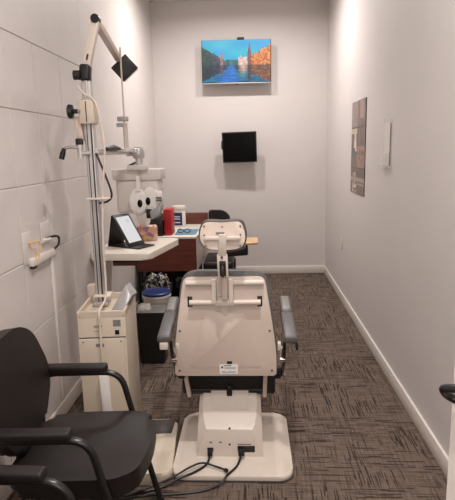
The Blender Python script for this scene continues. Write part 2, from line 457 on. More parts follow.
# ------------------------------------------------------------------ exam chair
E0 = Vector((-.127, 2.52, 0))
ec = thing('exam_chair', 'beige and grey reclining eye exam chair on a white floor plate, seen from behind', 'exam chair', E0)
pts = [(x-.110, y+2.472, 0.0) for x, y in rrect(.605, .60, .07)]
B().prism(pts, (0, 0, .03), .011, 3).build('base_plate', M['white'], ec)
B().prism([(x-.110, y+2.472, 0.0) for x, y in rrect(.61, .61, .07)], (0, 0, .008)).build('plate_gasket', M['dgrey'], ec)
def oct_ring(z, yf, yb, hw, cf, cb=.02, cx=-.127):
    return [(cx-hw+cf, yf, z), (cx+hw-cf, yf, z), (cx+hw, yf+cf, z), (cx+hw, yb-cb, z), (cx+hw-cb, yb, z), (cx-hw+cb, yb, z), (cx-hw, yb-cb, z), (cx-hw, yf+cf, z)]
ped = B().loft([oct_ring(.03, 2.332, 2.72, .172, .006), oct_ring(.05, 2.330, 2.72, .172, .008), oct_ring(.168, 2.358, 2.72, .170, .050), oct_ring(.188, 2.385, 2.72, .168, .035),
                oct_ring(.26, 2.435, 2.71, .165, .02), oct_ring(.35, 2.495, 2.70, .158, .02)])
ped = ped.build('pedestal', M['white'], ec, 25)
def slant(x0, x1, yz, off=0):
    """panel between the listed (y,z) points, width x0..x1, lifted off the pedestal"""
    return [[(x0, y, z), (x1, y, z), (x1, y+.03, z-.002), (x0, y+.03, z-.002)] for y, z in yz]
for x0, x1 in ((-.228, -.129), (-.126, -.027)):
    B().loft(slant(x0, x1, [(2.418, .228), (2.423, .245), (2.468, .325), (2.48, .358)])).build('cover_panel', M['white'], ec, 25)
B().lathe([(.006, -.004), (.006, .001), (.003, .003)], (-.127, 2.362, .172), 'Y', 10).build('cover_screw', M['dgrey'], ec)
f = lambda z: 2.330+(z-.05)/(.105)*.028       # front face of the pedestal at height z
B().span((-.244, f(.07)-.004, .048), (-.212, f(.07)+.02, .078), .002, 1).build('socket', M['black'], ec)
B().span((-.086, f(.07)-.004, .05), (.004, f(.07)+.02, .088), .002, 1).span((-.086, f(.095)-.002, .094), (-.015, f(.095)+.01, .097)).build('connector_panel', M['black'], ec)
for x in (-.225, -.175):
    B().span((x-.008, f(.1)-.0015, .092), (x+.008, f(.1)+.01, .108)).build('warning_mark', M['lgrey'], ec)
B().span((-.196, f(.085)-.0012, .076), (-.158, f(.085)+.01, .080)).build('warning_text', M['lgrey'], ec)
B().lathe([(.006, -.003), (.004, -.005), (.004, .004)], (-.127, f(.095), .095), 'Y', 10).build('indicator', M['dgrey'], ec)
# seat and its frame
B().span((-.385, 2.47, .30), (.118, 2.93, .43), .02, 3).build('seat_frame', M['black'], ec)
B().span((-.395, 2.475, .425), (.115, 3.0, .53), .035, 4).build('seat', M['blackv'], ec)
for x in (-.352, .062):
    B().box((x, 2.455, .375), (.022, .03, .16), .006, 2, Euler((math.radians(12), math.radians(-6 if x < -.1 else 2), 0)).to_matrix()).build('lift_arm', M['shell'], ec)
B().cyl((-.34, 2.468, .335), (.06, 2.468, .335), .004).build('cross_rod', M['brownfur'], ec)
B().box((-.128, 2.47, .335), (.03, .04, .06), .006).build('latch', M['black'], ec)
# back: plane from low edge to high edge
b0, bd = Vector((-.14, 2.372, .468)), Vector((0, .03, .515)).normalized()
bnrm = Vector((0, -bd.z, bd.y)).normalized()        # towards the photo's viewer
def bp(u, v, d=0): return tuple(b0+Vector((u, 0, 0))+bd*v*.905+bnrm*d)
outline = roundpoly([(-.258, 0), (-.2585, .14), (-.240, .30), (-.203, .565), (.203, .565), (.240, .30), (.2585, .14), (.258, 0)], [.012, .12, .12, .035, .035, .12, .12, .012])
B().prism([bp(u, v, -.004) for u, v in outline], bnrm*.02, .006, 2).build('back_shell', M['shell'], ec, 35)
out2 = roundpoly([(-.262, .01), (-.266, .14), (-.249, .31), (-.211, .592), (.211, .592), (.249, .31), (.266, .14), (.262, .01)], [.03, .12, .12, .07, .07, .12, .12, .03])
B().prism([bp(u, v, -.016) for u, v in out2], -bnrm*.06, .02, 4).build('back_cushion', M['grey'], ec, 50)
# raised field pressed into the shell
fld = roundpoly([(-.185, .05), (-.10, .36), (.10, .36), (.185, .05)], .02)
B().prism([bp(u, v, .012) for u, v in fld], bnrm*.0065, .004, 3).build('shell_relief', M['shell'], ec, 35)
for u, v in ((-.235, .03), (.235, .03), (-.228, .26), (.226, .26), (.185, .535)):
    B().lathe([(.0055, 0), (.004, .003)], (0, 0, 0), 'Y', 8)
    q = B(); q.cyl(bp(u, v, .014), bp(u, v, .0185), .0055, 10); q.build('shell_screw', M['dgrey'], ec)
# rating sticker with dark print
lab = B().prism([bp(u, v, .0175) for u, v in ((-.03, .012), (.063, .012), (.063, .068), (-.03, .068))], bnrm*.0015).build('sticker', M['paper'], ec, 0)
ln = B()
for u0, u1, v0, v1, in ((-.008, .03, .057, .0615), (-.005, .052, .047, .049), (-.005, .05, .041, .043), (-.022, -.012, .044, .056), (-.02, .0, .026, .028), (.01, .054, .026, .028), (-.02, .05, .019, .021)):
    ln.prism([bp(u, v, .019) for u, v in ((u0, v0), (u1, v0), (u1, v1), (u0, v1))], bnrm*.0004)
ln.build('sticker_print', M['navy'], lab, 0)
B().prism([bp(u, v, .013) for u, v in ((.008, .07), (.034, .07), (.034, .086), (.008, .086))], bnrm*.008, .001, 1).build('release_button', M['black'], ec)
B().prism([bp(u, v, .016) for u, v in ((.10, .525), (.16, .525), (.16, .54), (.10, .54))], bnrm*.002).build('name_plate', M['lgrey'], ec)
# bars across the top of the back
for u0, u1 in ((-.188, -.045), (.035, .198)):
    B().cyl(bp(u0, .537, .034), bp(u1, .537, .034), .0135, 14).build('handle_bar', M['white'], ec)
B().cyl(bp(-.172, .428, .036), bp(.182, .428, .036), .0135, 14).box(bp(.002, .428, .034), (.10, .036, .03), .006).build('cross_bar', M['white'], ec)
for u in (-.172, .178):
    B().prism([bp(u+a, .428+c, .012) for a, c in ((-.013, -.03), (.013, -.03), (.013, .03), (-.013, .03))], bnrm*.005, .002).build('bar_slot', M['black'], ec)
for u in (-.048, .036):
    B().prism([bp(u+a, c, .012) for a, c in ((-.012, .425), (.012, .425), (.012, .56), (-.012, .56))], bnrm*.045, .005).build('bracket', M['white'], ec)
B().loft([[bp(.0+a, .34, .016), bp(.018+a*0, .34, .016), bp(.018, .34, .02), bp(0, .34, .02)] if False else [bp(-.006, .35, .016), bp(.012, .35, .016), bp(.012, .35, .022), bp(-.006, .35, .022)] for a in (0,)]+
         [[bp(-.024, .41, .016), bp(.024, .41, .016), bp(.024, .41, .036), bp(-.024, .41, .036)], [bp(-.028, .46, .016), bp(.022, .46, .016), bp(.022, .46, .045), bp(-.028, .46, .045)]]).build('post_socket', M['white'], ec)
# headrest post
B().hexa([(-.163, 2.29, 1.0), (-.110, 2.29, 1.0), (-.114, 2.335, .985), (-.158, 2.335, .985),
          (-.166, 2.278, 1.12), (-.112, 2.278, 1.12), (-.118, 2.32, 1.12), (-.160, 2.32, 1.12)], .008, 2).build('post_knuckle', M['white'], ec)
B().hexa([(-.160, 2.279, 1.105), (-.118, 2.279, 1.105), (-.120, 2.31, 1.105), (-.158, 2.31, 1.105),
          (-.152, 2.262, 1.215), (-.114, 2.262, 1.215), (-.114, 2.28, 1.215), (-.152, 2.28, 1.215)], .006, 2).build('post_neck', M['white'], ec)
B().box((-.134, 2.335, .945), (.030, .028, .13), .006).build('post_stem', M['shell'], ec)
B().hexa([(-.152, 2.280, 1.01), (-.122, 2.280, 1.01), (-.122, 2.30, 1.01), (-.152, 2.30, 1.01), (-.153, 2.272, 1.085), (-.122, 2.272, 1.085), (-.122, 2.30, 1.085), (-.153, 2.30, 1.085)], .004).build('lever_slot', M['black'], ec)
B().box((-.138, 2.272, 1.035), (.014, .014, .055), .004).build('release_lever', M['brownfur'], ec)
B().cyl((-.140, 2.272, 1.103), (-.140, 2.285, 1.103), .006, 10).build('post_screw', M['dgrey'], ec)
# headrest
hc, hr = Vector((-.136, 2.285, 1.203)), math.radians(0)
ho = roundpoly([(-.112, .005), (-.092, .066), (-.04, .067), (0, .062), (.04, .067), (.092, .068), (.113, .0), (.098, -.058), (.0, -.068), (-.092, -.058)], [.04, .035, .05, .05, .05, .035, .04, .04, .08, .04])
def hp(u, v, d=0, s=1): return (hc.x+u*s, hc.y-d+v*.12, hc.z+v*s)
B().prism([hp(u, v, 0, .985) for u, v in ho], (0, .014, 0), .004, 2).build('headrest_shell', M['shell'], ec, 35)
B().prism([hp(u, v, -.012, 1.055) for u, v in ho], (0, .07, 0), .012, 4).build('headrest_cushion', M['dgrey'], ec, 50)
B().box(hp(0, -.008, .008), (.172, .016, .02), .006).build('headrest_bar', M['white'], ec)
for u, v in ((-.085, .047), (0, .044), (.085, .047), (-.085, .006), (.085, .006), (-.08, -.045), (.084, -.045)):
    B().cyl(hp(u, v, -.002), hp(u, v, .003), .004, 8).build('headrest_screw', M['dgrey'], ec)
B().box(hp(-.01, .014, .001), (.04, .003, .012)).build('headrest_plate', M['lgrey'], ec)
# arm rests
for sx, near, far in ((-1, Vector((-.432, 2.265, .700)), Vector((-.472, 2.87, .715))), (1, Vector((.183, 2.265, .695)), Vector((.192, 2.87, .715)))):
    ax = (far-near).normalized(); ry = Euler((math.atan2(ax.z, ax.y), 0, math.atan2(-ax.x, ax.y))).to_matrix()
    L = (far-near).length
    a1 = B().box(near+ax*L*.29, (.066, L*.58, .04), .012, 3, ry).build('arm_pad', M['grey'], ec)
    B().box(near+ax*L*.77+Vector((0, 0, .004)), (.062, L*.42, .045), .012, 3, ry).build('arm_pad', M['grey'], ec)
    B().box(near+ax*L*.77+Vector((0, 0, .024)), (.042, L*.36, .012), .004, 2, ry).build('arm_cap', M['lgrey'], ec)
    bx = near.x+(-.002 if sx < 0 else .012)
    B().box((bx+(0 if sx < 0 else .018), near.y+.012, near.z-.034), (.04 if sx < 0 else .012, .03, .036), .004).build('arm_block', M['white'] if sx < 0 else M['black'], ec)
    ix = near.x-sx*.028
    B().tube(arc([(ix, 2.30, near.z-.02), (ix, 2.33, .58), (ix-sx*.004, 2.42, .44)], .05), .009, 10).build('arm_strut', M['blackm'], ec)
    B().tube([(ix-sx*.014, 2.31, .64), (ix-sx*.014, 2.335, .60), (ix-sx*.01, 2.35, .545)], .008, 10).lathe([(.013, -.012), (.013, .012)], (ix-sx*.008, 2.34, .565), 'X', 12).build('arm_link', M['chrome'], ec)
    B().lathe([(.011, -.02), (.014, 0), (.011, .02)], (ix-sx*.0, 2.405, .455), 'Z', 12).build('pivot_pin', M['chrome'], ec)
    B().span((ix-sx*.012, 2.38, .44), (ix-sx*.05, 2.42, .50), .005).build('side_bracket', M['black'], ec)
    B().span((ix-sx*.012, 2.36, .60), (ix-sx*.03, 2.40, .64), .006).build('hinge_plate', M['white'], ec)

# cords lying on the plate and carpet
def flat(px): return px
c1 = smoothpath([(-.228, 2.325, .062), (-.23, 2.30, .05), (-.245, 2.25, .037), (-.30, 2.19, .037), (-.36, 2.155, .034), (-.44, 2.118, .012), (-.60, 2.06, .007), (-.85, 2.0, .007)])
single(B().tube(c1, .0058, 8).box((-.228, 2.316, .060), (.026, .028, .026), .004), 'electrical_cable', M['black'], 'black power cord plugged into the left socket of the exam chair pedestal', 'cord', (-.228, 2.33, .03), 'black electrical cables')
c2 = smoothpath([(-.066, 2.325, .065), (-.07, 2.30, .05), (-.09, 2.24, .037), (-.135, 2.17, .037), (-.16, 2.14, .02), (-.24, 2.10, .007), (-.36, 2.075, .007), (-.55, 2.03, .022), (-.85, 1.95, .007)])
single(B().tube(c2, .0058, 8).box((-.066, 2.316, .066), (.032, .03, .03), .004), 'electrical_cable', M['black'], 'black power cord plugged into the right connector panel of the exam chair pedestal', 'cord', (-.066, 2.33, .03), 'black electrical cables')
c3 = smoothpath([(-.145, 2.20, .046), (-.19, 2.225, .046), (-.26, 2.245, .052), (-.32, 2.21, .052), (-.40, 2.145, .042), (-.52, 2.085, .024), (-.70, 1.97, .022), (-.88, 1.90, .007)])
single(B().tube(c3, .0048, 8).box((-.14, 2.195, .047), (.022, .016, .014), .003, 2, Euler((0, 0, -.6)).to_matrix()), 'loose_cord', M['black'], 'thin black looping cord with loose plug lying on the white floor plate', 'cord', (-.14, 2.2, .04))

# ------------------------------------------------------------------ instrument stand
def Z(a): return a
ins = thing('instrument_stand', 'beige cabinet instrument stand with a tall metal pole, clamps and swing arm', 'instrument stand', (-.793, 2.45, 0), math.radians(4.5), None, False)
# local frame: x -.125...125, y 0...36
hw = .126
cb = B()
cb.span((-hw, 0, .0), (hw, .36, .752), .006, 2)
cb.build('cabinet', M['beige'], ins)
rim = B()
for a, b in (((-hw, 0, .748), (-hw+.012, .36, .785)), ((hw-.012, 0, .748), (hw, .36, .785)), ((-hw+.012, 0, .748), (hw-.012, .012, .785)), ((-hw+.012, .348, .748), (hw-.012, .36, .785))):
    rim.span(a, b, .003, 1)
rim.build('tray_rim', M['beige'], ins)
B().span((-hw+.002, -.010, .07), (hw-.012, .001, .636), .003, 2).build('door_panel', M['beige'], ins)
B().span((-hw+.003, -.002, .638), (hw-.003, .001, .643)).build('door_gap', M['dgrey'], ins)
for x in (-.10, .098): B().cyl((x, -.012, .62), (x, -.009, .62), .004, 8).build('door_screw', M['dgrey'], ins)
B().span((.06, -.0015, .70), (.10, .001, .735)).build('rating_label', M['lgrey'], ins)
B().span((.068, -.003, .655), (.09, .001, .679), .001, 1).build('switch', M['black'], ins)
for x0, x1, z in ((-.045, .005, .703), (-.04, .0, .697), (-.03, -.01, .672), (-.045, -.035, .672), (.03, .034, .672)):
    B().span((x0, -.001, z), (x1, .001, z+.004)).build('panel_print', M['lgrey'], ins)
B().span((-.035, -.0115, .592), (.008, -.009, .61)).build('badge', M['lgrey'], ins)
# floor plate of the stand, reaching out to the right
B().prism([(x+.115, y-.075, 0) for x, y in rrect(.50, .50, .05)], (0, 0, .058), .018, 4).build('floor_plate', M['beige'], ins)
B().hexa([(.19, .02, .056), (.340, .02, .056), (.355, .165, .056), (.20, .165, .056), (.20, .03, .068), (.325, .03, .068), (.345, .155, .068), (.21, .155, .068)], .004).build('plate_pad', M['dgrey'], ins)
# pole
px, py = -.040, .215
pb = B(); pb.box((px, py, 1.36), (.052, .052, 1.22), .010, 3); 
pb.build('pole', M['alu'], ins)
B().span((px+.008, py-.028, .76), (px+.016, py-.0255, 1.76)).span((px-.012, py-.028, .76), (px-.008, py-.0255, 1.76)).build('pole_slot', M['brownfur'], ins)
B().cyl((px, py, 1.90), (px, py, 1.975), .027, 18).build('pole_collar', M['chrome'], ins)
B().box((px, py, .768), (.09, .08, .03), .01).build('pole_foot', M['alu'], ins)
# carriage clamp
B().span((px-.043, py-.05, 1.75), (px+.040, py+.045, 1.875), .010, 2).build('carriage', M['beige'], ins)
B().span((px-.004, py-.053, 1.76), (px+.0, py-.048, 1.865)).build('carriage_gap', M['brownfur'], ins)
B().lathe([(.012, -.05), (.012, -.075), (.034, -.077), (.037, -.094), (.032, -.10)], (px+.006, py-.05, 1.815), 'X', 20).build('clamp_knob', M['black'], ins)
B().cyl((px-.06, py-.05, 1.815), (px-.03, py-.05, 1.815), .009).build('knob_shaft', M['chrome'], ins)
B().hexa([(px-.062, py-.03, 1.665), (px-.03, py-.03, 1.665), (px-.03, py+.03, 1.665), (px-.062, py+.03, 1.665),
          (px-.078, py-.035, 1.79), (px-.04, py-.035, 1.79), (px-.04, py+.035, 1.79), (px-.078, py+.035, 1.79)], .008).build('brake_housing', M['shell'], ins)
B().span((px-.070, py-.05, 1.643), (px-.034, py-.015, 1.678), .006).build('brake_block', M['black'], ins)
B().cyl((px-.050, py-.035, 1.575), (px-.050, py-.035, 1.645), .016, 16).cyl((px-.05, py-.035, 1.60), (px, py-.03, 1.60), .012).build('brake_cylinder', M['alu'], ins)
hdl = B().tube([(px-.045, py-.04, 1.632), (px-.10, py-.05, 1.634), (px-.130, py-.055, 1.628)], .008, 10).build('crank', M['chrome'], ins)
B().tube([(px-.128, py-.055, 1.628), (px-.137, py-.058, 1.60), (px-.145, py-.06, 1.572)], [.010, .015, .014], 12).build('crank_grip', M['black'], hdl)
# lamp arm
B().box((px-.002, py-.005, 2.012), (.058, .06, .085), .016, 3, Euler((0, math.radians(6), 0)).to_matrix()).lathe([(.024, -.055), (.024, -.02)], (px-.002, py-.03, 1.998), 'X', 16).lathe([(.027, -.02), (.027, .02)], (px, py, 1.975), 'Z', 16).build('arm_joint', M['black'], ins)
A, E_, T = Vector((px+.005, py, 2.045)), Vector((.025, .229, 2.272)), Vector((.012, .905, 2.205))
def bar(b, p, q, w, d, up=Vector((0, 1, 0))):
    t = (q-p).normalized(); n = up.cross(t).normalized(); m = t.cross(n)
    return b.hexa([p-n*w-m*d, p+n*w-m*d, p+n*w+m*d, p-n*w+m*d, q-n*w-m*d, q+n*w-m*d, q+n*w+m*d, q-n*w+m*d], .005)
bar(B(), A, E_, .021, .02).build('lower_arm', M['white'], ins)
bar(B(), E_, T, .018, .022, Vector((0, 0, 1))).build('upper_arm', M['shell'], ins)
bar(B(), A+(E_-A)*.12-Vector((0, .021, 0)), A+(E_-A)*.26-Vector((0, .021, 0)), .004, .002).build('arm_marking', M['brownfur'], ins)
B().lathe([(.022, -.026), (.025, 0), (.022, .026)], E_+Vector((0, 0, .006)), 'Y', 18).build('elbow_joint', M['black'], ins)
lp = Vector((.044, .95, 2.150))
Rl = Euler((math.radians(4), math.radians(-42), math.radians(6))).to_matrix()
lm = B().box(lp, (.132, .06, .118), .006, 2, Rl).build('lamp_head', M['black'], ins)
B().box(lp+Rl@Vector((.0, 0, -.060)), (.11, .045, .004), .001, 1, Rl).build('lamp_lens', M['paper'], lm)
# cross arm carrying the refractor
B().cyl((px+.02, py, 1.605), (px+.075, 1.03, 1.605), .019, 16).build('cross_arm', M['chrome'], ins)
B().tube([(px+.05, .36, 1.622), (px+.066, .50, 1.628), (px+.076, .64, 1.622)], [.010, .018, .010], 12).build('arm_lever', M['black'], ins)
# cords strapped to the pole
cord = smoothpath([(px-.045, py-.02, 1.945), (px-.01, py-.04, 1.905), (px+.045, py-.05, 1.865), (px+.07, py-.05, 1.76), (px+.08, py-.05, 1.60), (px+.058, py-.045, 1.42), (px+.04, py-.045, 1.15), (px+.04, py-.05, .9), (px+.038, py-.08, .81), (px+.035, -.008, .79), (px+.035, -.018, .70), (px+.035, -.02, .55), (px+.035, -.02, .445)])
B().tube(cord, .0058, 8).build('cord', M['white'], ins)
B().tube(smoothpath([(px+.03, py-.03, 1.60), (px+.07, py-.02, 1.48), (px+.095, py-.01, 1.38), (px+.07, py, 1.34), (px+.02, py, 1.33)]), .006, 8).build('conduit_hose', M['brownfur'], ins)
for z, x1 in ((1.355, .09), (.815, .06)): B().span((px-.03, py-.065, z), (px+x1, py+.03, z+.008), .003).build('cable_tie', M['white'], ins)
B().box((px-.075, py+.10, .80), (.05, .05, .10), .01).build('junction_box', M['white'], ins)

sp = thing('power_strip', 'long white power strip hanging on the front of the beige cabinet', 'power strip', (-.793, 2.45, 0), math.radians(4.5), None, False)
B().box((px+.045, -.030, .32), (.05, .03, .25), .006, 2, Euler((0, math.radians(-2), 0)).to_matrix()).build('housing', M['paper'], sp)
B().box((px+.040, -.032, .45), (.018, .02, .03), .004).build('cord_end', M['white'], sp)

# white wedge standing in the tray
cd = B().prism([(-.765, 2.535, .757), (-.70, 2.535, .757), (-.672, 2.60, .757+.0), (-.72, 2.66, .757)][:0] or [(-.765, 2.535, .757), (-.695, 2.525, .757), (-.655, 2.575, .83), (-.697, 2.60, .88)], (.012, .075, .0), .004, 1)
single(cd, 'card_stand', M['silver'], 'blank white folded card standing on top of the beige cabinet', 'card', (-.71, 2.57, .757))

# ------------------------------------------------------------------ refractor hanging on the cross arm
ph = thing('phoropter', 'grey and white refractor head with two black eyepieces hanging over the desk', 'eye instrument', (-.82, 3.5, 1.15))
B().span((-.962, 3.49, 1.165), (-.645, 3.66, 1.42), .03, 3).build('hood', M['hood'], ph)
B().span((-.978, 3.475, 1.405), (-.63, 3.68, 1.482), .010, 2).build('hood_rim', M['hood'], ph)
B().span((-.80, 3.475, 1.40), (-.765, 3.50, 1.49), .003).build('rim_joint', M['white'], ph)
B().lathe([(.034, -.03), (.042, -.02), (.042, .03), (.03, .05)], (-.79, 3.53, 1.585), 'Z', 20).cyl((-.79, 3.53, 1.48), (-.79, 3.53, 1.57), .026).lathe([(.022, -.05), (.028, -.045), (.028, .02), (.02, .03)], (-.82, 3.5, 1.60), 'X', 18).build('swivel', M['alu'], ph)
B().tube([(-.80, 3.47, 1.53), (-.85, 3.46, 1.505)], [.007, .009], 10).build('swivel_lever', M['black'], ph)
B().span((-.86, 3.44, 1.475), (-.715, 3.52, 1.512), .010).build('swivel_block', M['hood'], ph)
def disc(cx, cz, rx, rz, name, y=3.44):
    pf = [(.80, .035), (.96, .03), (1, .015), (1, -.005), (.93, -.018), (.6, -.026), (.0001, -.028)]
    b = B(); n = 32; rings = []
    for r, h in pf: rings.append([(cx+rx*r*math.cos(2*PI*j/n), y+h, cz+rz*r*math.sin(2*PI*j/n)) for j in range(n)])
    return b.loft(rings).build(name, M['paper'], ph, 50)
d1 = disc(-.790, 1.258, .064, .100, 'left_lens_battery')
d2 = disc(-.705, 1.275, .062, .090, 'right_lens_battery', 3.45)
for d, cx, cz, yy in ((d1, -.772, 1.248, 3.41), (d2, -.716, 1.262, 3.42)):
    B().lathe([(.027, .01), (.027, -.004), (.022, -.006)], (cx, yy, cz), 'Y', 20, (.62, 1)).build('eyepiece', M['blackg'], d)
B().hexa([(-.80, 3.405, 1.33), (-.765, 3.405, 1.33), (-.765, 3.46, 1.33), (-.80, 3.46, 1.33), (-.792, 3.42, 1.44), (-.772, 3.42, 1.44), (-.772, 3.46, 1.44), (-.792, 3.46, 1.44)], .006).build('centre_bracket', M['paper'], ph)
B().lathe([(.03, .02), (.036, 0), (.03, -.02)], (-.64, 3.45, 1.295), 'X', 18).build('side_dial', M['paper'], ph)
for z in (1.262, 1.282): B().span((-.66, 3.408, z), (-.62, 3.42, z+.006)).build('dial_mark', M['black'], ph)
B().hexa([(-.70, 3.42, 1.13), (-.64, 3.42, 1.16), (-.64, 3.50, 1.16), (-.70, 3.50, 1.13), (-.71, 3.42, 1.19), (-.625, 3.42, 1.235), (-.625, 3.50, 1.235), (-.71, 3.50, 1.19)], .006).build('forehead_rest', M['silver'], ph)
B().span((-.735, 3.425, 1.14), (-.695, 3.50, 1.205), .004).build('cheek_pad', M['black'], ph)
B().cyl((-.822, 3.30, 1.60), (-.822, 3.30, 2.262), .0055, 10).build('near_point_rod', M['white'], ph)
B().span((-.85, 3.285, 1.60), (-.80, 3.49, 1.615), .004).build('rod_bracket', M['alu'], ph)
B().span((-.865, 3.28, 1.80), (-.795, 3.315, 1.832), .006).build('card_holder', M['silver'], ph)
B().span((-.872, 3.28, 1.765), (-.825, 3.32, 1.79), .005).build('holder_clip', M['silver'], ph)
B().span((-.838, 3.315, 1.63), (-.806, 3.325, 1.79), .003).build('reading_card', M['hood'], ph)

# ------------------------------------------------------------------ instrument shelf and what stands on it
sh = thing('instrument_table', 'cream instrument table top projecting from the left wall beside the pole', 'table', (-.95, 3.7, .8))
tp = [(-1.166, 3.465), (-.738, 3.445), (-.605, 4.045), (-.63, 4.10), (-1.166, 4.10)]
B().prism([(x, y, .832) for x, y in roundpoly(tp, [.01, .05, .03, .03, .01])], (0, 0, .048), .012, 3).build('table_top', M['cream'], sh, 40)
B().span((-1.03, 3.54, .772), (-.80, 3.565, .832), .003).span((-1.03, 3.54, .80), (-.80, 4.02, .832), .003).build('support_frame', M['brown'], sh)
B().span((-1.166, 3.50, .80), (-1.06, 4.02, .832), .004).build('wall_bracket', M['shell'], sh)

# tablet in a folio
tb = thing('tablet', 'tablet with a bright white screen propped in a black folio case', 'tablet', (-.95, 3.75, .88))
o = Vector((-.890, 3.735, .886)); dx = Vector((.47, .88, 0)).normalized(); nn = Vector((.88, -.47, 0)).normalized()
le = (Vector((0, 0, .90))-nn*.60).normalized()
nm = (dx.cross(le)).normalized()
if nm.dot(nn) < 0: nm = -nm
def tq(u, v, d=0): return tuple(o+dx*u+le*v+nm*d)
W, Hh = .18, .285
def quad(u0, u1, v0, v1, d, t, bev=0):
    return B().prism([tq(u, v, d) for u, v in ((u0, v0), (u1, v0), (u1, v1), (u0, v1))], nm*t, bev)
quad(-W/2, W/2, 0, Hh, 0, .012, .003).build('body', M['black'], tb)
def scr(u, v): return (214, 212, 214) if not (.78 < v < .9 and .55 < u < .85) else (196, 198, 204)
picture('screen', M['screen'], 12, 16, scr, lambda u, v: tq((u-.5)*W*.80, .03+v*Hh*.80, .0128), tb)
topc = o+le*Hh
leg = o-nn*.21; leg.z = .888
fl = B()
fl.prism([tuple(topc-dx*W/2), tuple(topc+dx*W/2), tuple(leg+dx*W/2), tuple(leg-dx*W/2)], (-.004, .002, -.006)); fl.build('case_back', M['black'], tb, 0)
B().prism([tuple(o-dx*W/2+Vector((0, 0, -.004))), tuple(o+dx*W/2+Vector((0, 0, -.004))), tuple(o+dx*W/2+nn*.105+Vector((0, 0, -.004))), tuple(o-dx*W/2+nn*.105+Vector((0, 0, -.004)))], (0, 0, .008), .002).build('case_flap', M['black'], tb, 0)
B().prism([tuple(o-dx*W/2+Vector((0, 0, -.005))), tuple(o+dx*W/2+Vector((0, 0, -.005))), tuple(leg+dx*W/2+Vector((0, 0, -.007))), tuple(leg-dx*W/2+Vector((0, 0, -.007)))], (0, 0, .004)).build('case_base', M['black'], tb, 0)

# tissue box
def floral():
    m = bpy.data.materials.new('floral_card'); m.use_nodes = True
    nt = m.node_tree; b = nt.nodes['Principled BSDF']; L = nt.links.new
    tc = nt.nodes.new('ShaderNodeTexCoord'); v = nt.nodes.new('ShaderNodeTexVoronoi'); v.inputs['Scale'].default_value = 26
    r = nt.nodes.new('ShaderNodeValToRGB'); cr = r.color_ramp; cr.interpolation = 'CONSTANT'
    cols = [(226, 168, 146), (190, 84, 92), (232, 186, 130), (214, 138, 120), (150, 120, 150), (236, 206, 184)]
    for i, c in enumerate(cols):
        e = cr.elements[i] if i < 2 else cr.elements.new(i/6)
        e.position = i/6; e.color = (*lin(c), 1)
    sepr = nt.nodes.new('ShaderNodeSeparateColor')
    L(tc.outputs['Object'], v.inputs['Vector']); L(v.outputs['Color'], sepr.inputs['Color']); L(sepr.outputs['Red'], r.inputs['Fac']); L(r.outputs['Color'], b.inputs['Base Color'])
    return m
tx = thing('tissue_box', 'orange floral patterned tissue box on the cream table top', 'tissue box', (-.862, 4.02, .88), math.radians(16), None, False)
B().span((-.08, -.05, 0), (.08, .05, .118), .002, 1).build('box', floral(), tx)
B().prism([(x, y, .1175) for x, y in rrect(.07, .04, .018)], (0, 0, .0015)).build('opening', M['paper'], tx)
tis = B(); n = 10
rings = []
for k in range(8):
    t = k/7; r0 = .014+.050*math.sin(PI*min(1, t*.9+.1))*(1-.35*t)
    rings.append([(-.02-.022*t+(r0+.008*math.sin(3*a+t*3))*math.cos(a), (r0*.45+.006*math.sin(4*a))*math.sin(a), (.117+.19*t)+.012*math.sin(2*a+t)*t) for a in (2*PI*j/18 for j in range(18))])
tis.loft(rings).build('tissue', M['tissue'], tx, 60)

# ------------------------------------------------------------------ desk behind
dk = thing('desk', 'reddish brown desk with a pale top against the left wall', 'desk', (-.85, 5.25, 0))
def trap(y0, y1, z0, z1, inset=0):
    xr = lambda y: -.551+(y-4.84)*.06-inset
    return [(-1.166, y0, z0), (xr(y0), y0, z0), (xr(y1), y1, z0), (-1.166, y1, z0), (-1.166, y0, z1), (xr(y0), y0, z1), (xr(y1), y1, z1), (-1.166, y1, z1)]
B().hexa(trap(4.838, 5.72, .738, .76), .003).build('desk_top', M['cream'], dk)
B().hexa(trap(4.842, 4.862, .405, .748, .003), .002, 1).build('front_panel', M['brown'], dk)
B().hexa([(-.575, 4.865, .405), (-.554, 4.865, .405), (-.508, 5.70, .405), (-.53, 5.70, .405), (-.575, 4.865, .737), (-.554, 4.865, .737), (-.508, 5.70, .737), (-.53, 5.70, .737)], .002, 1).build('end_panel', M['plate'], dk)
B().span((-1.166, 5.69, .76), (-.50, 5.72, .893), .010, 2).build('back_panel', M['brown'], dk)
for x in (-1.14, -.60):
    for y in (4.90, 5.67): B().span((x-.02, y-.02, 0), (x+.02, y+.02, .735), .003).build('leg', M['blackm'], dk)
B().span((-1.12, 5.64, .08), (-.60, 5.66, .72)).build('modesty_panel', M['brown'], dk)

rb = thing('binder', 'bright red binder standing upright on the desk', 'binder', (-.85, 5.0, .76))
B().span((-.882, 4.92, .76), (-.803, 5.12, 1.025), .006, 2).build('cover', M['red'], rb)
B().span((-.876, 4.935, .7615), (-.809, 5.124, 1.015)).build('pages', M['paper'], rb)
kb = thing('document_holder', 'black upright document holder on the desk left of the red binder', 'holder', (-.97, 4.95, .76))
B().span((-1.07, 4.88, .76), (-.89, 4.895, .945), .006).span((-1.07, 4.895, .76), (-.89, 5.02, .775), .004).span((-.905, 4.895, .775), (-.89, 5.02, .92), .004).span((-1.07, 4.895, .775), (-1.055, 5.02, .92), .004).build('tray', M['black'], kb)
B().span((-1.05, 4.92, .775), (-.91, 5.0, .965), .003).build('folder', M['dgrey'], kb)
tubx, tuby = -.812, 5.53
ub = thing('wipes_tub', 'white cylindrical wipes tub with a navy label on the desk', 'tub', (tubx, tuby, .76))
B().lathe([(.068, 0), (.072, .005), (.072, .19), (.066, .20)], (tubx, tuby, .76)).build('tub', M['paper'], ub)
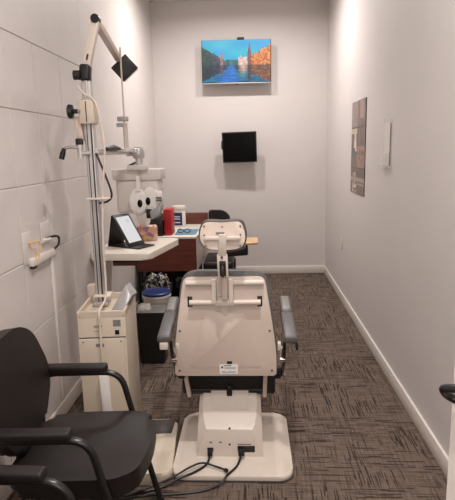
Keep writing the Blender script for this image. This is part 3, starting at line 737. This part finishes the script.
B().lathe([(.077, .193), (.079, .198), (.079, .228), (.073, .236), (.02, .237)], (tubx, tuby, .76)).build('lid', M['white'], ub)
def band(r0, r1, a0, a1, z0, z1):
    k = 20
    return B().loft([[(tubx+r1*math.cos(a), tuby+r1*math.sin(a), .76+z) for a in [math.radians(a0+(a1-a0)*i/k) for i in range(k+1)]]+[(tubx+r0*math.cos(a), tuby+r0*math.sin(a), .76+z) for a in [math.radians(a1-(a1-a0)*i/k) for i in range(k+1)]] for z in (z0, z1)])
band(.070, .0728, 185, 305, .02, .165).build('label_band', M['navy'], ub)
for z in (.05, .09, .115): band(.072, .0735, 225, 285, z, z+.009).build('label_print', M['paper'], ub)
single(B().prism([(x-.675, y+5.12, .76) for x, y in rrect(.22, .36, .02)], (0, 0, .004)), 'blue_folder', M['sky'], 'flat pale blue folder lying on the desk', 'folder', (-.675, 5.12, .76))
gl = thing('eyeglasses', 'dark framed eyeglasses folded on the blue folder', 'glasses', (-.70, 5.1, .764))
g = B()
for cx in (-.735, -.665):
    g.tube([(cx+.03*math.cos(a), 5.06, .785+.019*math.sin(a)) for a in (2*PI*k/16 for k in range(17))], .004, 6)
g.tube([(-.708, 5.06, .788), (-.692, 5.06, .788)], .003, 6); g.build('frame', M['black'], gl)
B().tube([(-.765, 5.06, .79), (-.765, 5.16, .785), (-.75, 5.19, .77)], .003, 6).build('temple', M['black'], gl)
B().tube([(-.635, 5.06, .79), (-.635, 5.16, .785), (-.65, 5.19, .77)], .003, 6).build('temple', M['black'], gl)

# ------------------------------------------------------------------ under the desk
wb = thing('waste_bin', 'black plastic waste bin on the floor beside the beige cabinet', 'bin', (-.77, 3.7, 0))
def tray_rings(cx, cy, hx, hy, z, r=.03): return [(cx+x, cy+y, z) for x, y in rrect(2*hx, 2*hy, r)]
bn = B().loft([tray_rings(-.77, 3.62, .095, .085, 0), tray_rings(-.77, 3.62, .118, .11, .40), tray_rings(-.77, 3.62, .124, .116, .405), tray_rings(-.77, 3.62, .124, .116, .418), tray_rings(-.77, 3.62, .110, .102, .418), tray_rings(-.77, 3.62, .092, .082, .02)])
bn.build('bucket', M['black'], wb)
B().loft([tray_rings(-.77, 3.62, .121, .113, .416), tray_rings(-.77, 3.62, .126, .118, .42), tray_rings(-.77, 3.62, .112, .104, .422), tray_rings(-.77, 3.62, .095, .085, .30)]).build('liner_edge', M['lgrey'], wb)
single(B().crumple((-.82, 3.60, .40), (.045, .04, .055), .35, 3.1), 'crumpled_paper', M['clear'], 'crumpled pale plastic cup wrapper in the black waste bin', 'rubbish', (-.82, 3.60, .34))
bk = thing('bucket', 'white bucket with a blue lid on the floor under the desk', 'bucket', (-.855, 4.24, 0))
B().lathe([(.10, 0), (.105, .005), (.118, .345), (.122, .35)], (-.855, 4.24, 0)).build('pail', M['white'], bk)
B().lathe([(.124, .335), (.127, .34), (.127, .372), (.118, .378), (.105, .372), (.02, .372)], (-.855, 4.24, 0)).build('lid', M['blue'], bk)
B().lathe([(.1285, .335), (.1285, .352)], (-.855, 4.24, 0)).build('lid_rim', M['paper'], bk)
for i, (x, y, z, dx_, dy_, dz_, lab_) in enumerate(((-1.04, 5.03, .19, .09, .12, .19, 'black plastic bag under the desk nearest the wall'), (-.735, 5.02, .19, .10, .14, .19, 'black plastic bag under the open right end of the desk'))):
    single(B().crumple((x, y, z), (dx_, dy_, dz_), .10, 5+i*3, 4, 9), 'plastic_bag', M['bag'], lab_, 'bag', (x, y, 0), 'bags under the desk')
single(B().crumple((-.945, 4.72, .20), (.125, .10, .20), .22, 21, 5, 11), 'crinkled_bag', M['crinkle'], 'crinkled black plastic bag with painted white highlights behind the blue lidded bucket', 'bag', (-.945, 4.72, 0))

# ------------------------------------------------------------------ black chair beyond the exam chair
oc = thing('side_chair', 'black upholstered chair with a light wooden arm in front of the back wall', 'chair', (-.28, 5.15, 0))
B().span((-.50, 4.93, .375), (-.19, 5.45, .475), .03, 4).build('seat', M['blackv'], oc)
B().prism([(x, 5.30, z) for x, z in roundpoly([(-.46, .55), (-.23, .55), (-.225, .90), (-.30, .962), (-.46, .966)], [.03, .03, .08, .05, .03])], (0, .07, 0), .012, 3).build('backrest', M['blackv'], oc)
B().span((-.36, 5.32, .44), (-.33, 5.35, .6), .004).build('back_stem', M['blackm'], oc)
B().hexa([(-.275, 4.96, .52), (-.035, 4.96, .535), (-.035, 5.08, .535), (-.275, 5.08, .52), (-.275, 4.96, .57), (-.035, 4.96, .62), (-.035, 5.08, .62), (-.275, 5.08, .57)], .012, 3).build('arm_bolster', M['blackv'], oc)
B().box((.0, 5.02, .675), (.14, .30, .026), .012, 3, Euler((0, math.radians(-3), 0)).to_matrix()).build('arm_rest', M['oak'], oc)
B().span((-.06, 5.0, .60), (-.04, 5.03, .665), .003).build('arm_support', M['blackm'], oc)
for x in (-.46, -.19):
    for y in (4.97, 5.41): B().cyl((x, y, 0), (x, y, .41), .014, 10).build('leg', M['blackm'], oc)

# ------------------------------------------------------------------ guest chairs (local: faces +x, y across)
gc = thing('guest_chair', 'black vinyl guest chair with tubular arms against the left wall beside the beige cabinet', 'chair', (-.658, 1.762, 0), math.radians(3), 'black guest chairs', False)
seat = [(-.245, -.20), (-.10, -.235), (.15, -.235), (.225, -.185), (.258, 0), (.245, .18), (.17, .235), (-.10, .235), (-.245, .20)]
b = B().prism([(x, y, .398) for x, y in roundpoly(seat, [.05, .05, .06, .09, .12, .09, .06, .05, .05])], (0, 0, .075), .03, 4)
b.build('seat', M['blackv'], gc, 50)
B().prism([(x*.92, y*.92, .388) for x, y in roundpoly(seat, .05)], (0, 0, .014)).build('seat_pan', M['black'], gc)
bo = roundpoly([(-.13, .02), (-.235, .15), (-.252, .24), (-.20, .405), (-.10, .462), (.10, .462), (.20, .405), (.252, .24), (.235, .15), (.12, .02)], [.06, .07, .08, .09, .09, .09, .09, .08, .07, .06])
bx = lambda u, v, d=0: (-.262-.16*v+d-.10*abs(u)**2*-3, u, .465+v*.985)
k = B(); k.prism([bx(u, v) for u, v in bo], (.055, 0, .008), .022, 4)
bb = k.build('backrest', M['blackv'], gc, 50)
B().prism([bx(u*.93, v*.93+.02, -.012) for u, v in bo], (.014, 0, .0), .004).build('back_cover', M['black'], gc)
B().lathe([(.016, .05), (.014, .056), (.004, .058)], bx(.04, .27, .004), 'X', 12, (1, .5)).build('back_button', M['black'], gc)
for s in (-1, 1):
    y = s*.262
    path = arc([(-.34, y, .0), (-.285, y, .30), (-.27, y, .645), (.085, y, .645), (.128, y, .45), (.235, y, .0)], .075, 7)
    B().tube(path, .0135, 12).build('arm_frame', M['blackm'], gc)
    B().hexa([(-.255, y-.027, .652), (.03, y-.025, .652), (.03, y+.025, .652), (-.255, y+.027, .652), (-.255, y-.026, .684), (.025, y-.023, .684), (.025, y+.023, .684), (-.255, y+.026, .684)], .009, 3).build('arm_pad', M['blackv'], gc)
    for x in (-.33, .23): B().lathe([(.017, 0), (.017, .012), (.014, .02)], (x-(.01 if x < 0 else -.0046), y, 0)).build('foot_cap', M['black'], gc)
B().cyl((-.18, -.262, .385), (-.18, .262, .385), .0115).cyl((.12, -.262, .385), (.12, .262, .385), .0115)\
   .cyl((.12, -.262, .385), (.145, -.262, .385), .01).cyl((-.18, -.262, .385), (-.285, -.262, .385), .01).cyl((-.18, .262, .385), (-.285, .262, .385), .01).cyl((.12, .262, .385), (.145, .262, .385), .01).build('under_frame', M['blackm'], gc)
B().tube(arc([(-.20, 0, .385), (-.27, 0, .385), (-.30, 0, .60)], .04), .016, 10).build('back_stem', M['blackm'], gc)
g2 = copy_tree(gc); g2.location = (-.652, 1.03, 0); g2.rotation_euler = (0, 0, math.radians(-1))
g2['label'] = 'black guest chair cut off by the lower left corner, only one arm showing'

# ------------------------------------------------------------------ fittings on the left wall
wp = thing('cable_outlet', 'white wall rail and plates with yellow and black wires on the left wall', 'wall fitting', (XL, 2.6, 1.05))
B().span((XL, 2.45, 1.03), (XL+.007, 2.555, 1.20), .003).build('plate', M['block'], wp)
B().span((XL, 2.68, 1.10), (XL+.006, 2.80, 1.22), .003).build('plate', M['block'], wp)
B().span((XL, 2.50, 1.015), (XL+.032, 2.81, 1.058), .005).build('rail', M['trim'], wp)
B().span((XL+.004, 2.51, 1.00), (XL+.03, 2.545, 1.045), .004).build('rail_end', M['brownfur'], wp)
B().tube(smoothpath([(XL+.01, 2.51, 1.14), (XL+.025, 2.55, 1.14), (XL+.03, 2.595, 1.13), (XL+.03, 2.585, 1.075), (XL+.028, 2.545, 1.03)]), .0045, 8).tube(smoothpath([(XL+.01, 2.515, 1.14), (XL+.03, 2.53, 1.08), (XL+.03, 2.54, 1.03)]), .003, 8).build('wire', M['yellow'], wp)
B().tube(smoothpath([(XL+.01, 2.73, 1.125), (XL+.03, 2.79, 1.13), (XL+.035, 2.85, 1.115), (XL+.035, 2.845, 1.075), (XL+.03, 2.79, 1.055)]), .007, 8).build('black_wire', M['black'], wp)
B().cyl((XL+.01, 2.68, 1.12), (XL+.022, 2.76, 1.118), .012, 10).build('plug', M['hood'], wp)
B().span((XL, 2.775, .12), (XL+.016, 2.80, 1.015), .004).build('cable_channel', M['trim'], wp)

# ------------------------------------------------------------------ light
def area(name, loc, size, power, col, rot=(0, 0, 0), spread=180, shape='DISK'):
    l = bpy.data.lights.new(name, 'AREA'); l.shape = shape; l.size = size; l.energy = power; l.color = col; l.spread = math.radians(spread)
    o = bpy.data.objects.new(name, l); COL.objects.link(o); o.location = loc; o.rotation_euler = rot; return o
WARM = (1, .935, .90)
for lx, ly, pw in lights:
    area('downlight', (lx, ly, ZC-.02), .13, (27 if ly > 3 else 26)*pw, WARM, (0, 0, 0), 168 if ly > 3 else 140)
# light of the corridor through the doorway behind the camera
area('corridor_light', (-.03, -.5, 1.7), 1.2, 19, (1, .93, .89), (math.radians(80), 0, 0), 180, 'SQUARE')

wd = bpy.data.worlds.new('world'); S.world = wd; wd.use_nodes = True
wd.node_tree.nodes['Background'].inputs[0].default_value = (1, .92, .86, 1); wd.node_tree.nodes['Background'].inputs[1].default_value = .12

# ------------------------------------------------------------------ camera
cam = bpy.data.cameras.new('camera'); co = bpy.data.objects.new('camera', cam); COL.objects.link(co); S.camera = co
cam.sensor_fit = 'VERTICAL'; cam.sensor_height = 36; cam.lens = 36*495/500; cam.shift_y = -10.1/500; cam.clip_start = .02
yaw, pit, roll = .0489, .1793, .0223
fwd = Vector((-math.sin(yaw)*math.cos(pit), math.cos(yaw)*math.cos(pit), -math.sin(pit)))
rgt = Vector((math.cos(yaw), math.sin(yaw), 0)); up = rgt.cross(fwd)
r2 = rgt*math.cos(roll)-up*math.sin(roll)*-1*-1 if False else rgt*math.cos(roll)-up*math.sin(roll)
u2 = rgt*math.sin(roll)+up*math.cos(roll)
m = Matrix((( r2.x, u2.x, -fwd.x, 0), (r2.y, u2.y, -fwd.y, 0), (r2.z, u2.z, -fwd.z, 1.6), (0, 0, 0, 1)))
co.matrix_world = m

S.view_settings.view_transform = 'Standard'; S.view_settings.look = 'None'
S.view_settings.gamma = 1; S.view_settings.use_curve_mapping = False
S.view_settings.exposure = 0
